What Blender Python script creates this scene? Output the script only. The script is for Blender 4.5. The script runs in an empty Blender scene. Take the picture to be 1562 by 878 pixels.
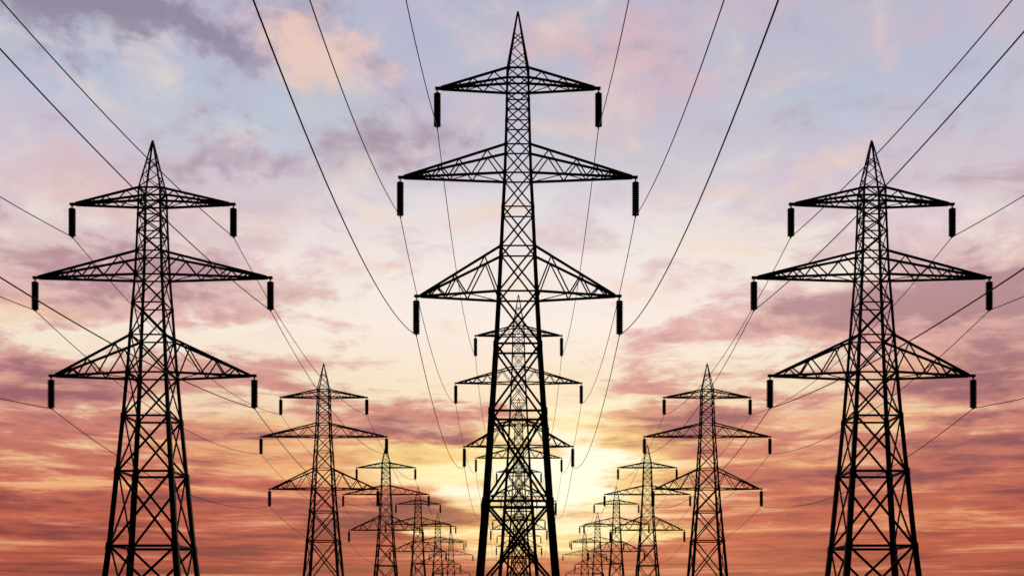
import bpy, math, random
from mathutils import Vector

random.seed(7)
scene = bpy.context.scene
col = scene.collection

# ------------------------------------------------------------------ camera
cam_data = bpy.data.cameras.new("camera")
cam = bpy.data.objects.new("camera", cam_data)
col.objects.link(cam)
cam.location = (0.0, 0.0, 1.7)
cam.rotation_euler = (math.radians(90), 0, 0)
cam_data.sensor_fit = 'HORIZONTAL'
cam_data.sensor_width = 36.0
cam_data.lens = 36.0 * 1800.0 / 1562.0
cam_data.shift_x = -11.0 / 1562.0
cam_data.shift_y = 503.0 / 1562.0
cam_data.clip_start = 0.1
cam_data.clip_end = 40000.0
scene.camera = cam

# ------------------------------------------------------------------ view
vs = scene.view_settings
scene.display_settings.display_device = 'sRGB'
vs.view_transform = 'Standard'
vs.look = 'None'
vs.exposure = 0.0
vs.gamma = 1.0
vs.use_curve_mapping = False

SUN_AZ, SUN_EL = 2.9, 7.6          # degrees: a little right of straight ahead, low

# ------------------------------------------------------------------ sun
sd = bpy.data.lights.new("sun", 'SUN')
sd.energy = 0.5
sd.angle = math.radians(2.0)
sd.color = (1.0, 0.72, 0.45)
sun = bpy.data.objects.new("sun", sd)
col.objects.link(sun)
_to = Vector((math.sin(math.radians(SUN_AZ)) * math.cos(math.radians(SUN_EL)),
              math.cos(math.radians(SUN_AZ)) * math.cos(math.radians(SUN_EL)),
              math.sin(math.radians(SUN_EL))))
sun.rotation_euler = (-_to).to_track_quat('-Z', 'Y').to_euler()
sun.location = (0, 0, 60)

# ------------------------------------------------------------------ sky: sunset cloud deck by direction
world = bpy.data.worlds.new("World")
scene.world = world
world.use_nodes = True
NT = world.node_tree
NT.nodes.clear()
LN = NT.links.new


def lin(c):
    def f(v):
        v /= 255.0
        return v / 12.92 if v <= 0.04045 else ((v + 0.055) / 1.055) ** 2.4
    return (f(c[0]), f(c[1]), f(c[2]), 1.0)


def put(sock, v):
    if isinstance(v, bpy.types.NodeSocket):
        LN(v, sock)
    else:
        sock.default_value = v


def M(op, a, b=0.0, c=0.0, clamp=False):
    n = NT.nodes.new('ShaderNodeMath')
    n.operation = op
    n.use_clamp = clamp
    for i, v in enumerate((a, b, c)):
        put(n.inputs[i], v)
    return n.outputs[0]


def V(op, a, b=None, c=None):
    n = NT.nodes.new('ShaderNodeVectorMath')
    n.operation = op
    for i, v in enumerate((a, b, c)):
        if v is not None:
            put(n.inputs[i], v)
    return n.outputs['Value'] if op in ('DOT_PRODUCT', 'LENGTH') else n.outputs[0]


def XYZ(x, y, z=0.0):
    n = NT.nodes.new('ShaderNodeCombineXYZ')
    put(n.inputs[0], x); put(n.inputs[1], y); put(n.inputs[2], z)
    return n.outputs[0]


def smooth(v, lo, hi, a=0.0, b=1.0):
    n = NT.nodes.new('ShaderNodeMapRange')
    n.interpolation_type = 'SMOOTHSTEP'
    put(n.inputs['Value'], v)
    n.inputs['From Min'].default_value = lo
    n.inputs['From Max'].default_value = hi
    n.inputs['To Min'].default_value = a
    n.inputs['To Max'].default_value = b
    return n.outputs[0]


def ramp(fac, stops):
    n = NT.nodes.new('ShaderNodeValToRGB')
    els = n.color_ramp.elements
    stops = sorted(stops)
    while len(els) < len(stops):
        els.new(1.0)
    for e, (p, c) in zip(els, stops):
        e.position = p
    for e, (p, c) in zip(els, stops):
        e.color = lin(c)
    put(n.inputs[0], fac)
    return n.outputs[0]


def mix(f, a, b):
    n = NT.nodes.new('ShaderNodeMix')
    n.data_type = 'RGBA'
    put(n.inputs[0], f); put(n.inputs[6], a); put(n.inputs[7], b)
    return n.outputs[2]


def noise(vec, scale=1.0, detail=6.0, rough=0.55, dist=0.0, color=False):
    n = NT.nodes.new('ShaderNodeTexNoise')
    n.noise_dimensions = '3D'
    put(n.inputs['Vector'], vec)
    n.inputs['Scale'].default_value = scale
    n.inputs['Detail'].default_value = detail
    n.inputs['Roughness'].default_value = rough
    n.inputs['Distortion'].default_value = dist
    return n.outputs['Color'] if color else n.outputs[0]


tc = NT.nodes.new('ShaderNodeTexCoord')
sep = NT.nodes.new('ShaderNodeSeparateXYZ')
LN(tc.outputs['Generated'], sep.inputs[0])
dx, dy, dz = sep.outputs
AZ = M('MULTIPLY', M('ARCTAN2', dx, dy), 180 / math.pi)            # degrees right of +Y
EL = M('MULTIPLY', M('ARCSINE', M('MINIMUM', M('MAXIMUM', dz, -1.0), 1.0)), 180 / math.pi)
ELP = M('MAXIMUM', EL, 0.0)

# the deck is flattened towards the horizon: height runs as a logarithm of elevation
LY = M('LOGARITHM', M('ADD', ELP, 1.6), math.e)
c1 = XYZ(M('MULTIPLY', AZ, 1 / 5.0), M('MULTIPLY', LY, 9.0), 3.7)
c2 = XYZ(M('MULTIPLY', AZ, 1 / 10.0), M('MULTIPLY', LY, 11.0), 11.3)
c3 = XYZ(M('MULTIPLY', AZ, 1 / 2.6), M('MULTIPLY', LY, 15.0), 23.1)
c4 = XYZ(M('MULTIPLY', AZ, 1 / 8.0), M('MULTIPLY', LY, 5.0), 57.9)
n1 = noise(c1, 1.0, 10.0, 0.60, 0.5)
n2 = noise(c2, 1.0, 10.0, 0.62, 0.5)
n3 = noise(c3, 1.0, 8.0, 0.66, 0.6)
n4 = noise(c4, 1.0, 4.0, 0.55, 0.3)
low = smooth(EL, 19.0, 8.0)                                         # 1 near the horizon
nn = M('ADD', M('MULTIPLY', n1, M('SUBTRACT', 1.0, M('MULTIPLY', low, 0.7))),
       M('MULTIPLY', n2, M('MULTIPLY', low, 0.7)))
nn = M('SUBTRACT', nn, 0.5)                                         # about -.25 .. .25

# turbulence that frays the edges of the cloud banks
wc = noise(XYZ(M('MULTIPLY', AZ, 1 / 4.5), M('MULTIPLY', LY, 7.0), 41.0), 1.0, 7.0, 0.6, 0.0, True)
ws = NT.nodes.new('ShaderNodeSeparateColor')
LN(wc, ws.inputs[0])
wamp = M('ADD', M('MULTIPLY', ELP, 0.30), 0.8)
PAZ = M('MULTIPLY_ADD', M('SUBTRACT', ws.outputs[0], 0.5), 11.0, AZ)
PEL = M('MULTIPLY_ADD', M('SUBTRACT', ws.outputs[1], 0.5), wamp, EL)
P = XYZ(PAZ, PEL)
PS = XYZ(AZ, EL)


def field(banks, p=None):
    acc = 0.0
    for (a, e, ra, re, s) in banks:
        v = V('MULTIPLY_ADD', p or P, (1 / ra, 1 / re, 0.0), (-a / ra, -e / re, 0.0))
        g = M('POWER', 0.36788, V('DOT_PRODUCT', v, v))
        acc = M('MULTIPLY_ADD', g, s, acc)
    return acc


# cloud banks: azimuth, elevation, half-width, half-height (degrees), weight
MAUVE = [
    (-3.56, 10.43, 2.85, 0.43, 0.4), (5.02, 11.18, 2.53, 0.49, 0.35), (5.96, 4.49, 2.52, 0.38, 0.4), (-21.86, 25.31, 4.94, 1.56, 0.75),
    (-18.21, 26.31, 6.61, 1.07, 0.6), (-16.17, 25.58, 4.11, 0.78, 0.6), (-20.75, 24.25, 1.95, 1.06, 0.5), (-12.29, 21.54, 3.95, 0.77, 0.6),
    (-14.4, 20.83, 2.39, 0.61, 0.5), (-8.9, 20.52, 4.35, 0.84, 0.55), (-6.09, 21.88, 3.15, 1.23, 0.55), (-4.51, 20.97, 2.85, 1.11, 0.45),
    (-7.03, 18.93, 1.88, 1.14, 0.35), (-19.35, 16.41, 2.83, 1.03, 0.4), (-15.29, 15.29, 5.04, 1.13, 0.8), (-21.03, 15.42, 3.33, 0.89, 0.4),
    (-12.59, 16.52, 1.82, 0.73, 0.4), (-22.94, 11.06, 3.24, 0.77, 0.6), (-18.21, 10.52, 4.6, 0.68, 0.6), (-22.13, 9.98, 4.1, 0.68, 0.5),
    (-10.14, 11.8, 2.47, 0.61, 0.35), (18.66, 14.24, 4.57, 1.35, 0.8), (21.47, 14.55, 3.03, 1.34, 0.7), (14.28, 14.84, 3.59, 1.04, 0.5),
    (20.92, 12.35, 3.33, 0.91, 0.4), (11.25, 13.54, 1.84, 0.6, 0.25), (6.59, 13.11, 1.88, 0.54, 0.35), (-4.83, 9.49, 4.74, 0.68, 0.9),
    (-7.34, 8.99, 4.38, 0.56, 0.6), (-2.93, 8.89, 2.86, 0.5, 0.6), (6.28, 9.01, 3.46, 0.62, 0.7), (9.09, 9.41, 1.86, 0.43, 0.4),
    (22.02, 9.99, 2.46, 1.23, 0.5), (19.8, 10.57, 4.51, 1.08, 0.5), (19.23, 6.35, 5.11, 0.5, 0.6), (14.28, 5.6, 3.89, 0.44, 0.5),
    (16.64, 7.64, 3.51, 0.44, 0.4), (21.47, 5.38, 4.13, 0.57, 0.5), (14.87, 3.99, 4.16, 0.32, 0.4), (-7.34, 4.94, 6.58, 0.82, 0.9),
    (-4.83, 5.44, 4.11, 0.44, 0.7), (-2.93, 4.98, 1.9, 0.51, 0.6), (-14.4, 7.42, 3.29, 0.44, 0.3), (-16.76, 5.68, 3.21, 0.57, 0.4),
    (-22.4, 5.49, 2.99, 0.5, 0.6), (-22.13, 4.18, 4.92, 0.38, 0.5), (-18.21, 3.83, 5.74, 0.32, 0.5), (-13.19, 3.16, 4.83, 0.44, 0.5),
    (10.33, 4.75, 4.31, 0.38, 0.4), (3.43, 4.82, 1.9, 0.44, 0.4), (-0.35, 1.97, 28.65, 0.95, 0.5),
]
PINK = [
    (-11.37, 26.16, 2.75, 1.28, 0.6), (-7.97, 24.6, 2.19, 1.45, 0.5), (-20.47, 19.68, 3.91, 1.13, 0.6), (-22.13, 22.68, 1.37, 0.41, 0.3),
    (-16.76, 18.86, 3.5, 1.14, 0.4), (1.53, 25.71, 2.86, 0.9, 0.8), (4.38, 26.04, 2.85, 1.28, 0.5), (6.59, 24.92, 2.83, 1.57, 0.6),
    (10.64, 26.6, 3.69, 0.76, 0.6), (18.66, 25.76, 3.71, 1.16, 0.5), (12.77, 24.14, 3.03, 0.93, 0.4), (-2.93, 27.09, 2.54, 0.63, 0.4),
    (20.64, 20.31, 3.35, 1.4, 0.3), (-2.93, 22.92, 2.54, 0.95, 0.4), (-11.68, 18.42, 3.66, 1.15, 0.4), (-7.34, 16.05, 1.88, 0.59, 0.6),
    (5.33, 22.86, 2.84, 1.62, 0.3), (22.29, 25.12, 1.64, 1.04, 0.4), (17.22, 13.2, 5.81, 1.81, 0.4),
]
PEACH = [
    (-10.3, 25.48, 1.85, 1.56, 1.0), (-7.5, 24.75, 1.88, 1.31, 0.7), (16.05, 20.68, 2.35, 0.7, 0.5), (10.02, 20.19, 3.7, 0.56, 0.4),
    (-6.4, 15.93, 1.57, 0.47, 0.7), (-22.13, 13.79, 2.73, 0.54, 0.6), (5.33, 15.52, 2.52, 0.59, 0.5), (-1.34, 18.2, 1.91, 0.86, 0.3),
    (9.71, 17.11, 3.71, 1.74, 0.3), (3.43, 22.64, 3.17, 1.08, 0.3), (19.52, 11.31, 4.52, 0.55, 0.5), (-11.37, 7.51, 4.59, 0.75, 0.7),
    (-13.8, 8.65, 4.5, 0.62, 0.5), (-7.34, 6.82, 3.76, 0.63, 0.5), (13.68, 9.26, 4.21, 0.56, 0.6), (20.08, 9.1, 3.65, 0.31, 0.4),
    (13.38, 7.45, 3.62, 0.5, 0.4),
]
BLUE = [
    (-16.76, 23.87, 6.71, 2.0, 0.9), (-21.31, 22.29, 4.14, 1.36, 0.6), (-6.09, 25.98, 2.83, 1.54, 0.7), (-3.24, 25.29, 2.22, 1.3, 0.5),
    (15.76, 24.49, 3.54, 2.11, 0.8), (13.38, 22.65, 4.52, 1.36, 0.6), (20.92, 22.85, 3.06, 1.62, 0.6), (-10.76, 22.85, 3.38, 1.35, 0.6),
    (6.59, 22.27, 1.88, 0.68, 0.4), (9.4, 25.03, 1.86, 0.78, 0.4),
]
CREAM = [
    (11.25, 16.45, 4.9, 1.76, 0.3), (-7.34, 14.28, 3.76, 0.9, 0.3), (-11.68, 17.0, 3.66, 0.87, 0.3), (-22.13, 12.25, 3.28, 0.61, 0.3),
    (-4.83, 7.01, 3.48, 0.38, 0.5), (-14.4, 13.23, 5.97, 0.66, 0.6), (-21.31, 12.74, 3.32, 0.48, 0.4), (-17.34, 9.1, 5.8, 0.56, 0.5),
    (10.64, 12.98, 4.3, 0.91, 0.5), (10.94, 9.81, 3.07, 0.49, 0.6), (20.92, 8.91, 3.61, 0.31, 0.5), (-0.38, 10.76, 5.41, 1.84, 0.6),
    (-14.4, 17.11, 2.99, 0.64, 0.35), (-18.21, 6.23, 4.6, 0.44, 0.5), (18.66, 5.32, 4.57, 0.25, 0.4), (-7.34, 6.82, 4.07, 0.44, 0.5),
    (0.89, 18.78, 6.36, 3.14, 0.6), (-1.02, 15.29, 7.32, 2.67, 0.8), (2.8, 14.38, 5.72, 2.09, 0.7), (-4.83, 14.35, 5.37, 1.79, 0.7),
    (-6.09, 11.92, 4.72, 1.52, 0.6), (-14.4, 13.38, 4.18, 0.9, 0.5), (10.64, 15.62, 3.38, 1.48, 0.5), (11.25, 11.76, 4.29, 1.22, 0.5),
    (-15.29, 10.09, 3.55, 0.77, 0.4), (-2.93, 10.74, 3.81, 0.77, 0.6), (4.7, 10.11, 3.48, 0.62, 0.6), (-9.21, 19.4, 4.96, 1.7, 0.4),
    (6.59, 18.66, 4.71, 2.29, 0.4),
]
YELLOW = [
    (-4.83, 6.94, 2.84, 0.44, 0.7), (-3.24, 4.5, 1.9, 0.57, 0.7), (-2.29, 5.45, 1.91, 0.44, 0.4), (-0.06, 3.56, 4.14, 0.95, 0.5),
    (3.43, 4.19, 2.54, 0.51, 0.5), (2.96, 7.96, 4.76, 2.5, 1), (-0.06, 7.03, 3.18, 1.88, 0.8), (-4.19, 7.48, 3.8, 0.75, 0.8),
    (-7.34, 7.91, 3.13, 0.44, 0.4), (0.25, 4.51, 3.5, 1.27, 0.9), (5.33, 6.06, 3.47, 1.26, 0.6), (5.33, 4.02, 3.47, 0.44, 0.7),
    (-2.93, 4.03, 1.9, 0.44, 0.5), (7.84, 8.51, 3.12, 0.44, 0.5),
]
CORE = [
    (2.8, 7.65, 1.75, 1.25, 1), (2.48, 6.08, 1.91, 1.57, 1), (4.38, 10.05, 2.22, 0.43, 0.45), (-2.04, 6.56, 1.14, 0.88, 0.7),
    (0.25, 7.66, 1.91, 1.25, 0.3),
]

fe = M('MULTIPLY', ELP, 1 / 30.0)


def R(stops):
    return ramp(fe, [(e / 30.0, c) for e, c in stops])


c_mid = R([(27.62, (188, 187, 210)), (25.07, (192, 191, 212)), (22.4, (200, 195, 213)), (19.63, (214, 202, 214)), (16.76, (226, 201, 204)), (13.8, (227, 183, 177)), (10.76, (212, 148, 138)), (8.28, (203, 122, 106)), (6.09, (196, 100, 82)), (4.51, (190, 88, 72)), (2.04, (174, 76, 66)), (0.0, (120, 62, 58))])
c_light = R([(27.62, (186, 194, 214)), (24.54, (190, 199, 217)), (21.03, (206, 210, 224)), (19.06, (231, 224, 231)), (16.76, (245, 235, 232)), (13.8, (250, 240, 228)), (10.76, (248, 228, 200)), (8.28, (245, 204, 156)), (6.09, (239, 172, 120)), (4.51, (224, 138, 96)), (2.04, (198, 100, 78)), (0.0, (125, 66, 60))])
c_dark = R([(27.62, (146, 137, 159)), (25.07, (152, 143, 167)), (22.4, (170, 151, 171)), (19.63, (186, 160, 176)), (16.76, (188, 152, 161)), (13.8, (184, 140, 144)), (10.76, (162, 106, 115)), (8.28, (146, 82, 92)), (6.09, (138, 68, 76)), (4.51, (134, 60, 64)), (2.04, (128, 54, 56)), (0.0, (110, 58, 56))])
c_pink = R([(27.62, (216, 184, 197)), (25.07, (222, 188, 195)), (21.03, (224, 188, 188)), (16.76, (220, 174, 170)), (12.29, (214, 150, 138)), (7.66, (205, 125, 105)), (4.51, (190, 95, 80))])
c_peach = R([(27.62, (238, 203, 192)), (21.03, (236, 206, 194)), (15.29, (241, 203, 168)), (10.76, (240, 186, 138)), (6.09, (240, 175, 110))])
c_blue = R([(27.62, (178, 187, 210)), (24.54, (184, 193, 214)), (21.03, (196, 203, 220))])

fine = M('SUBTRACT', n3, 0.5)


def mask(banks, amp, lo, hi, top=1.0, sgn=1.0):
    f = M('MULTIPLY_ADD', nn, amp * sgn, field(banks))
    f = M('MULTIPLY_ADD', fine, 0.35 * amp * sgn, f)
    return smooth(f, lo, hi, 0.0, top)


amp = smooth(EL, 12.5, 22.0, 2.8, 1.2)
tone = M('MULTIPLY_ADD', nn, amp, 0.555)
tone = M('MULTIPLY_ADD', fine, M('MULTIPLY', amp, 0.34), tone)
tone = M('MULTIPLY_ADD', field(CREAM), 0.40, tone)
tone = M('MULTIPLY_ADD', field(MAUVE), -0.46, tone)
glow = smooth(M('MULTIPLY_ADD', nn, 0.8, field(YELLOW)), 0.08, 1.15)
tone = M('MULTIPLY_ADD', glow, 0.16, tone)
light = mix(glow, c_light, lin((255, 246, 190)))
mid = mix(M('MULTIPLY', glow, 0.9), c_mid, lin((249, 212, 138)))
dark = mix(M('MULTIPLY', glow, 0.6), c_dark, lin((215, 148, 98)))
# blue gaps, rosy and peach-lit patches belong to the thinner parts of the deck
mid = mix(mask(BLUE, 1.2, 0.0, 1.1), mid, c_blue)
mid = mix(mask(PINK, 2.0, 0.0, 1.15, 0.9), mid, c_pink)
mid = mix(mask(PEACH, 2.2, 0.0, 1.0, 0.95), mid, c_peach)
light = mix(mask(PINK, 2.0, 0.1, 1.2, 0.6), light, c_pink)
light = mix(mask(PEACH, 2.2, 0.0, 1.0, 0.7), light, c_peach)
sky = mix(smooth(tone, 0.06, 0.52), dark, mid)
sky = mix(smooth(tone, 0.48, 0.92), sky, light)
# slow drift of hue between rose and gold
hue = mix(smooth(n4, 0.3, 0.7), (1.01, 0.97, 0.99, 1.0), (1.0, 1.01, 0.965, 1.0))
sky = V('MULTIPLY', sky, hue)
sky = mix(smooth(M('MULTIPLY_ADD', nn, 1.6, field(CORE)), 0.0, 1.1), sky, lin((255, 251, 228)))

# the eastern half of a dusk sky is dim
dim = smooth(dy, -0.25, 0.55, 0.035, 1.0)
sc_ = NT.nodes.new('ShaderNodeVectorMath')
sc_.operation = 'SCALE'
LN(sky, sc_.inputs[0]); LN(dim, sc_.inputs['Scale'])

bg_cloud = NT.nodes.new('ShaderNodeBackground')
LN(sc_.outputs[0], bg_cloud.inputs[0])
bg_cloud.inputs[1].default_value = 1.0
nish = NT.nodes.new('ShaderNodeTexSky')
nish.sky_type = 'NISHITA'
nish.sun_disc = False
nish.sun_elevation = math.radians(SUN_EL)
nish.sun_rotation = math.radians(SUN_AZ)
bg_air = NT.nodes.new('ShaderNodeBackground')
LN(nish.outputs[0], bg_air.inputs[0])
bg_air.inputs[1].default_value = 0.05
ms = NT.nodes.new('ShaderNodeMixShader')
ms.inputs[0].default_value = 0.95                                   # the deck covers nearly all of the clear air
LN(bg_air.outputs[0], ms.inputs[1]); LN(bg_cloud.outputs[0], ms.inputs[2])
wo = NT.nodes.new('ShaderNodeOutputWorld')
LN(ms.outputs[0], wo.inputs[0])

# ------------------------------------------------------------------ materials


def material(name, base, rough, metal=0.0, var=0.4, scale=3.0, spec=0.2):
    m = bpy.data.materials.new(name)
    m.use_nodes = True
    nt = m.node_tree
    b = nt.nodes['Principled BSDF']
    t = nt.nodes.new('ShaderNodeTexCoord')
    n = nt.nodes.new('ShaderNodeTexNoise')
    n.inputs['Scale'].default_value = scale
    n.inputs['Detail'].default_value = 6.0
    r = nt.nodes.new('ShaderNodeValToRGB')
    r.color_ramp.elements[0].position = 0.3
    r.color_ramp.elements[1].position = 0.7
    r.color_ramp.elements[0].color = tuple(v * (1 - var) for v in base) + (1,)
    r.color_ramp.elements[1].color = tuple(v * (1 + var) for v in base) + (1,)
    nt.links.new(t.outputs['Object'], n.inputs['Vector'])
    nt.links.new(n.outputs[0], r.inputs[0])
    nt.links.new(r.outputs[0], b.inputs['Base Color'])
    b.inputs['Roughness'].default_value = rough
    b.inputs['Metallic'].default_value = metal
    b.inputs['Specular IOR Level'].default_value = spec
    return m


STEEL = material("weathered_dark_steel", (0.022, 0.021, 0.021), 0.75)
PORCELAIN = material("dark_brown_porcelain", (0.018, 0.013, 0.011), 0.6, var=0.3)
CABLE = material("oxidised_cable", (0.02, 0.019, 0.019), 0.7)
GRASS = material("dark_field_grass", (0.035, 0.042, 0.016), 0.95, var=0.5, scale=0.15)

# ------------------------------------------------------------------ mesh building


class MB:
    def __init__(self):
        self.v, self.f = [], []

    def prism(self, p, q, ring, ring2=None):
        """ring: list of offset vectors at p (and q, or ring2 at q)"""
        r2 = ring2 or ring
        n, i = len(ring), len(self.v)
        self.v += [tuple(p + o) for o in ring] + [tuple(q + o) for o in r2]
        for k in range(n):
            j = (k + 1) % n
            self.f.append((i + k, i + j, i + n + j, i + n + k))
        self.f.append(tuple(i + k for k in reversed(range(n))))
        self.f.append(tuple(i + n + k for k in range(n)))

    def bar(self, p, q, w, h=None, side=None):
        p, q = Vector(p), Vector(q)
        h = h or w
        d = (q - p).normalized()
        a = Vector(side) if side else Vector((0, 1, 0))
        a = a - d * a.dot(d)
        if a.length < 1e-3:
            a = Vector((1, 0, 0)) - d * d.x
        a.normalize()
        b = d.cross(a)
        A, B = a * (h / 2), b * (w / 2)
        self.prism(p, q, [A + B, B - A, -A - B, A - B])

    def angle(self, p, q, w, sx, sy, t=None):
        """an angle iron whose corner points outwards at (sx, sy)"""
        p, q = Vector(p), Vector(q)
        t = t or w * 0.22
        h = w / 2
        pts = [(h, h), (-h, h), (-h, h - t), (h - t, h - t), (h - t, -h), (h, -h)]
        ring = [Vector((x * sx, y * sy, 0)) for x, y in pts]
        if sx * sy < 0:
            ring.reverse()
        self.prism(p, q, ring)

    def lathe(self, c, prof, n=14):
        c = Vector(c)
        i = len(self.v)
        for (r, z) in prof:
            for k in range(n):
                a = 2 * math.pi * k / n
                self.v.append((c.x + r * math.cos(a), c.y + r * math.sin(a), c.z + z))
        m = len(prof)
        for j in range(m - 1):
            for k in range(n):
                l = (k + 1) % n
                self.f.append((i + j * n + k, i + (j + 1) * n + k, i + (j + 1) * n + l, i + j * n + l))
        self.f.append(tuple(i + k for k in range(n)))
        self.f.append(tuple(i + (m - 1) * n + k for k in reversed(range(n))))

    def tube(self, pts, r, n=6):
        i = len(self.v)
        N = len(pts)
        for j, p in enumerate(pts):
            d = (pts[min(j + 1, N - 1)] - pts[max(j - 1, 0)]).normalized()
            a = Vector((1, 0, 0))
            b = d.cross(a).normalized()
            for k in range(n):
                t = 2 * math.pi * k / n
                self.v.append(tuple(p + a * (r * math.cos(t)) + b * (r * math.sin(t))))
        for j in range(N - 1):
            for k in range(n):
                l = (k + 1) % n
                self.f.append((i + j * n + k, i + j * n + l, i + (j + 1) * n + l, i + (j + 1) * n + k))
        self.f.append(tuple(i + k for k in reversed(range(n))))
        self.f.append(tuple(i + (N - 1) * n + k for k in range(n)))

    def build(self, name, mat, parent=None, loc=None):
        me = bpy.data.meshes.new(name)
        me.from_pydata(self.v, [], self.f)
        me.materials.append(mat)
        me.update()
        o = bpy.data.objects.new(name, me)
        col.objects.link(o)
        if parent:
            o.parent = parent
        if loc:
            o.location = loc
        return o


# ------------------------------------------------------------------ ground
g = MB()
G = 15000.0
g.v = [(-G, -G, 0), (G, -G, 0), (G, G, 0), (-G, G, 0)]
g.f = [(0, 1, 2, 3)]
ground = g.build('ground', GRASS)
ground['kind'] = 'structure'

# ------------------------------------------------------------------ pylons
U = 1 / 20.0                                  # drawing units to metres
EYE = 1.7
# panel levels: height above eye, half-width of the shaft (drawing units), top to bottom
LEVELS = [(831.5, 16.0), (807, 16.4), (782.5, 16.8), (751.5, 17.6), (715, 18.6), (671.5, 20.0), (619.5, 22.8),
          (559.5, 25.6), (490.7, 28.9), (411, 33.3), (309.5, 39.8), (174, 48.6), (47, 59.0)]
LEG_W = [.15, .155, .16, .165, .175, .185, .20, .22, .26, .31, .38, .43, .45]
DIA_W = [.085, .09, .09, .09, .095, .10, .115, .125, .14, .155, .17, .18, .18]
RING_W = [.14, .13, .09, .09, .10, .11, .10, .11, .13, .15, .17, .19, .19]
# arms: top level, bottom level, reach of the tip, reach of the insulator, top nodes, bottom nodes
ARMS = [(0, 1, 117.0, 123.0, (.20, .52, .74), (.0, .36, .64, .84), .16, .08),
        (4, 5, 174.0, 179.5, (.18, .455, .64, .80), (.0, .325, .545, .72, .88), .165, .09),
        (7, 8, 148.0, 155.0, (.20, .57, .80), (.0, .41, .685, .90), .17, .1)]


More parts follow.
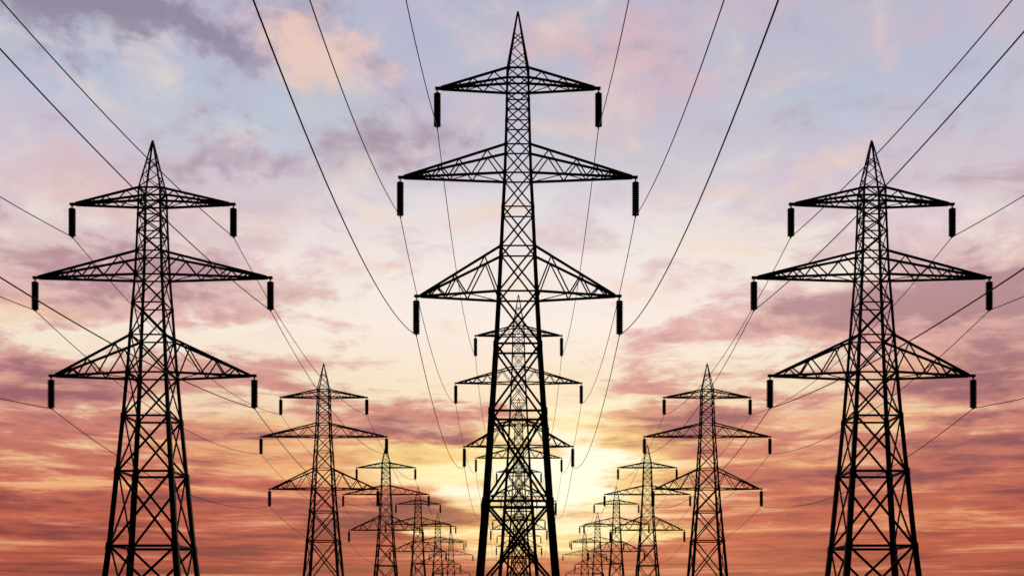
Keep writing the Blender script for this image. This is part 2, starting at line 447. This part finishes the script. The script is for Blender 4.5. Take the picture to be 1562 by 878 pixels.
def make_pylon(tall):
    """a double-circuit lattice pylon; the outer rows have the lower kind"""
    ky, dz = (1.0, 0.0) if tall else (0.826, -36.0)

    def Z(h):
        return EYE + (h * ky + dz) * U
    lv = [(Z(h), w * U) for h, w in LEVELS]
    # footing: continue the last taper to the ground
    (z1, w1), (z2, w2) = lv[-2], lv[-1]
    lv.append((0.0, w2 + (w2 - w1) / (z1 - z2) * z2 * 0.9))
    root = bpy.data.objects.new('lattice_pylon', None)
    root.empty_display_size = 1.0
    col.objects.link(root)
    C4 = ((-1, -1), (1, -1), (1, 1), (-1, 1))

    def node(i, k):
        z, w = lv[i]
        return Vector((C4[k][0] * w, C4[k][1] * w, z))
    # legs, in sections that grow heavier downwards, with a splice collar at each joint
    for k in range(4):
        m = MB()
        sx, sy = C4[k]
        for i in range(len(lv) - 1):
            w = LEG_W[i]
            m.angle(node(i, k), node(i + 1, k), w, sx, sy)
            if i:
                p = node(i, k)
                d = (node(i + 1, k) - p).normalized()
                m.angle(p - d * w * 0.6, p + d * w * 0.7, w * 1.14, sx, sy, w * 0.4)
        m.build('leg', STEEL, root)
    # body lattice: rings and crossed diagonals on all four faces
    m = MB()
    for i in range(len(lv) - 1):
        for k in range(4):
            l = (k + 1) % 4
            nrm = (C4[k][0] + C4[l][0], C4[k][1] + C4[l][1], 0)
            o = Vector(nrm) * 0.5
            m.bar(node(i, k), node(i, l), RING_W[i], RING_W[i] * .6, nrm)
            a, b = node(i, k), node(i, l)
            c, d = node(i + 1, k), node(i + 1, l)
            dw = DIA_W[i]
            m.bar(a + o * .02, d + o * .02, dw, dw * .5, nrm)
            m.bar(b - o * .05, c - o * .05, dw, dw * .5, nrm)
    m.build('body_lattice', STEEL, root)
    # peak
    m = MB()
    za, zb = lv[0][0], Z(922)
    wa = lv[0][1]

    def pk(t, k):
        return Vector((C4[k][0] * (wa + (0.03 - wa) * t), C4[k][1] * (wa + (0.03 - wa) * t), za + (zb - za) * t))
    for k in range(4):
        m.angle(pk(0, k), pk(1, k), .12, C4[k][0], C4[k][1])
        l = (k + 1) % 4
        nrm = (C4[k][0] + C4[l][0], C4[k][1] + C4[l][1], 0)
        ts = (0.02, .28, .50, .64)
        for j in range(len(ts) - 1):
            m.bar(pk(ts[j], k), pk(ts[j + 1], l), .06, .035, nrm)
            if j != 1:
                m.bar(pk(ts[j], l), pk(ts[j + 1], k), .055, .035, nrm)
    m.bar((0, 0, zb - .25), (0, 0, zb + .1), .13)
    m.build('peak', STEEL, root)
    # crossarms and insulator strings
    tips = []
    for (it, ib, reach, hang, tn, bn, cw, bw) in ARMS:
        zt, wt = lv[it]
        zbm, wb = lv[ib]
        ztip = zbm
        for s in (-1, 1):
            m = MB()
            tip = {f: Vector((s * reach * U, f * .10, ztip)) for f in (-1, 1)}
            ct, cb = {}, {}
            for f in (-1, 1):
                ct[f] = Vector((s * wt, f * wt, zt))
                cb[f] = Vector((s * wb, f * wb, zbm))
                m.bar(ct[f], tip[f] + Vector((0, 0, .05)), cw, cw * .8)
                m.bar(cb[f], tip[f] - Vector((0, 0, .03)), cw, cw * .8)

                def T(t):
                    return ct[f].lerp(tip[f], t)

                def B(t):
                    return cb[f].lerp(tip[f], t)
                for j in range(len(tn)):
                    m.bar(B(bn[j]), T(tn[j]), bw, bw * .6)
                    m.bar(T(tn[j]), B(bn[j + 1]), bw, bw * .6)
            # wind bracing in the floor of the arm
            f = 1
            seq = list(bn)
            for j in range(len(seq) - 1):
                m.bar(cb[f].lerp(tip[f], seq[j]), cb[-f].lerp(tip[-f], seq[j + 1]), bw * .8, bw * .5, (0, 0, 1))
                f = -f
            arm = m.build('crossarm', STEEL, root)
            e = MB()
            e.bar((s * (reach - 7) * U, 0, ztip), (s * (hang + 3.2) * U, 0, ztip), .18, .24)
            e.build('tip_plate', STEEL, arm)
            # insulator string
            L = 51.0 * U * (1.0 if tall else .83)
            top = ztip - .09 - (.26 if tall else .22)
            x = s * hang * U
            prof = [(.05, 0.0)]
            n = 16
            st = L / n
            for j in range(n):
                z0 = -j * st
                prof += [(.19, z0 - .08 * st), (.21, z0 - .18 * st), (.275, z0 - .60 * st), (.28, z0 - .76 * st), (.2, z0 - .88 * st)]
            prof.append((.05, -L))
            q = MB()
            q.lathe((x, 0, top), prof)
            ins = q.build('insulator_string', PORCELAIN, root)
            h = MB()
            h.bar((x, 0, top + .02), (x, 0, ztip - .08), .07)
            h.bar((x - .05, 0, top + .14), (x + .05, 0, top + .14), .1)
            h.build('hanger', STEEL, ins)
            cl = MB()
            cl.bar((x, 0, top - L - .06), (x, 0, top - L + .01), .08)
            cl.bar((x, -.22, top - L - .06), (x, .22, top - L - .06), .10, None, (1, 0, 0))
            cl.build('cable_clamp', STEEL, ins)
            tips.append((x, top - L - .06))
    return root, tips


def kids(o):
    return [c for c in bpy.data.objects if c.parent == o]


def copy_tree(o, parent=None):
    c = o.copy()
    col.objects.link(c)
    if parent:
        c.parent = parent
    for ch in kids(o):
        copy_tree(ch, c)
    return c


ORD = ['first and biggest', 'second', 'third', 'fourth', 'fifth', 'sixth and smallest']
DEPTH0 = 90.0
STEP = 0.875
ROWS = [(-2.0, True, 'middle'), (-559.0, False, 'left'), (537.5, False, 'right')]
spans = {}
protos = {}
for X, tall, side in ROWS:
    if tall not in protos:
        r0, tips = make_pylon(tall)
        protos[tall] = (r0, tips)
        fresh = True
    else:
        fresh = False
    r0, tips = protos[tall]
    for k in range(6):
        o = r0 if (fresh and k == 0) else copy_tree(r0)
        o.location = (X * U, DEPTH0 * (1 + STEP * k), 0)
        kind = 'taller black lattice pylon' if tall else 'black lattice pylon'
        o['category'] = 'pylon'
        o['group'] = f'pylons of the {side} row'
        if k == 0:
            o['label'] = f'biggest {kind} of the {side} row, in front of the five smaller ones'
        elif k == 5:
            o['label'] = f'smallest {kind} of the {side} row, at its far end by the horizon'
        else:
            o['label'] = f'{kind} of the {side} row, {ORD[k]} in size counting from the biggest'

# ------------------------------------------------------------------ conductors
LEVEL_NAME = ['top', 'longest', 'lowest']
for X, tall, side in ROWS:
    tips = protos[tall][1]
    A, B = (346.0, 386.0) if tall else (222.0, 200.0)
    SAG = 64.0 if tall else 52.0
    for j, (tx, tz) in enumerate(tips):
        pts = []
        q = 1.0 if tall else (1.04, .87, .90)[j // 2]
        x = X * U + tx
        N = 40
        for i in range(N, 0, -1):                       # the span over the camera's head
            t = 1.1 * i / N
            pts.append(Vector((x, DEPTH0 * (1 - t), tz - q * (A * t - B * t * t) * U)))
        for k in range(5):
            for i in range(24):
                t = i / 24
                pts.append(Vector((x, DEPTH0 * (1 + STEP * (k + t)), tz - 4 * SAG * U * t * (1 - t))))
        pts.append(Vector((x, DEPTH0 * (1 + STEP * 5), tz)))
        m = MB()
        m.tube(pts, 0.031)
        o = m.build('power_cable', CABLE)
        arm = LEVEL_NAME[j // 2]
        end = 'left' if tx < 0 else 'right'
        o['label'] = f'thin cable of the {side} pylon row hung from the {end} tips of its {arm} arms'
        o['category'] = 'power cable'
        o['group'] = f'cables of the {side} row'
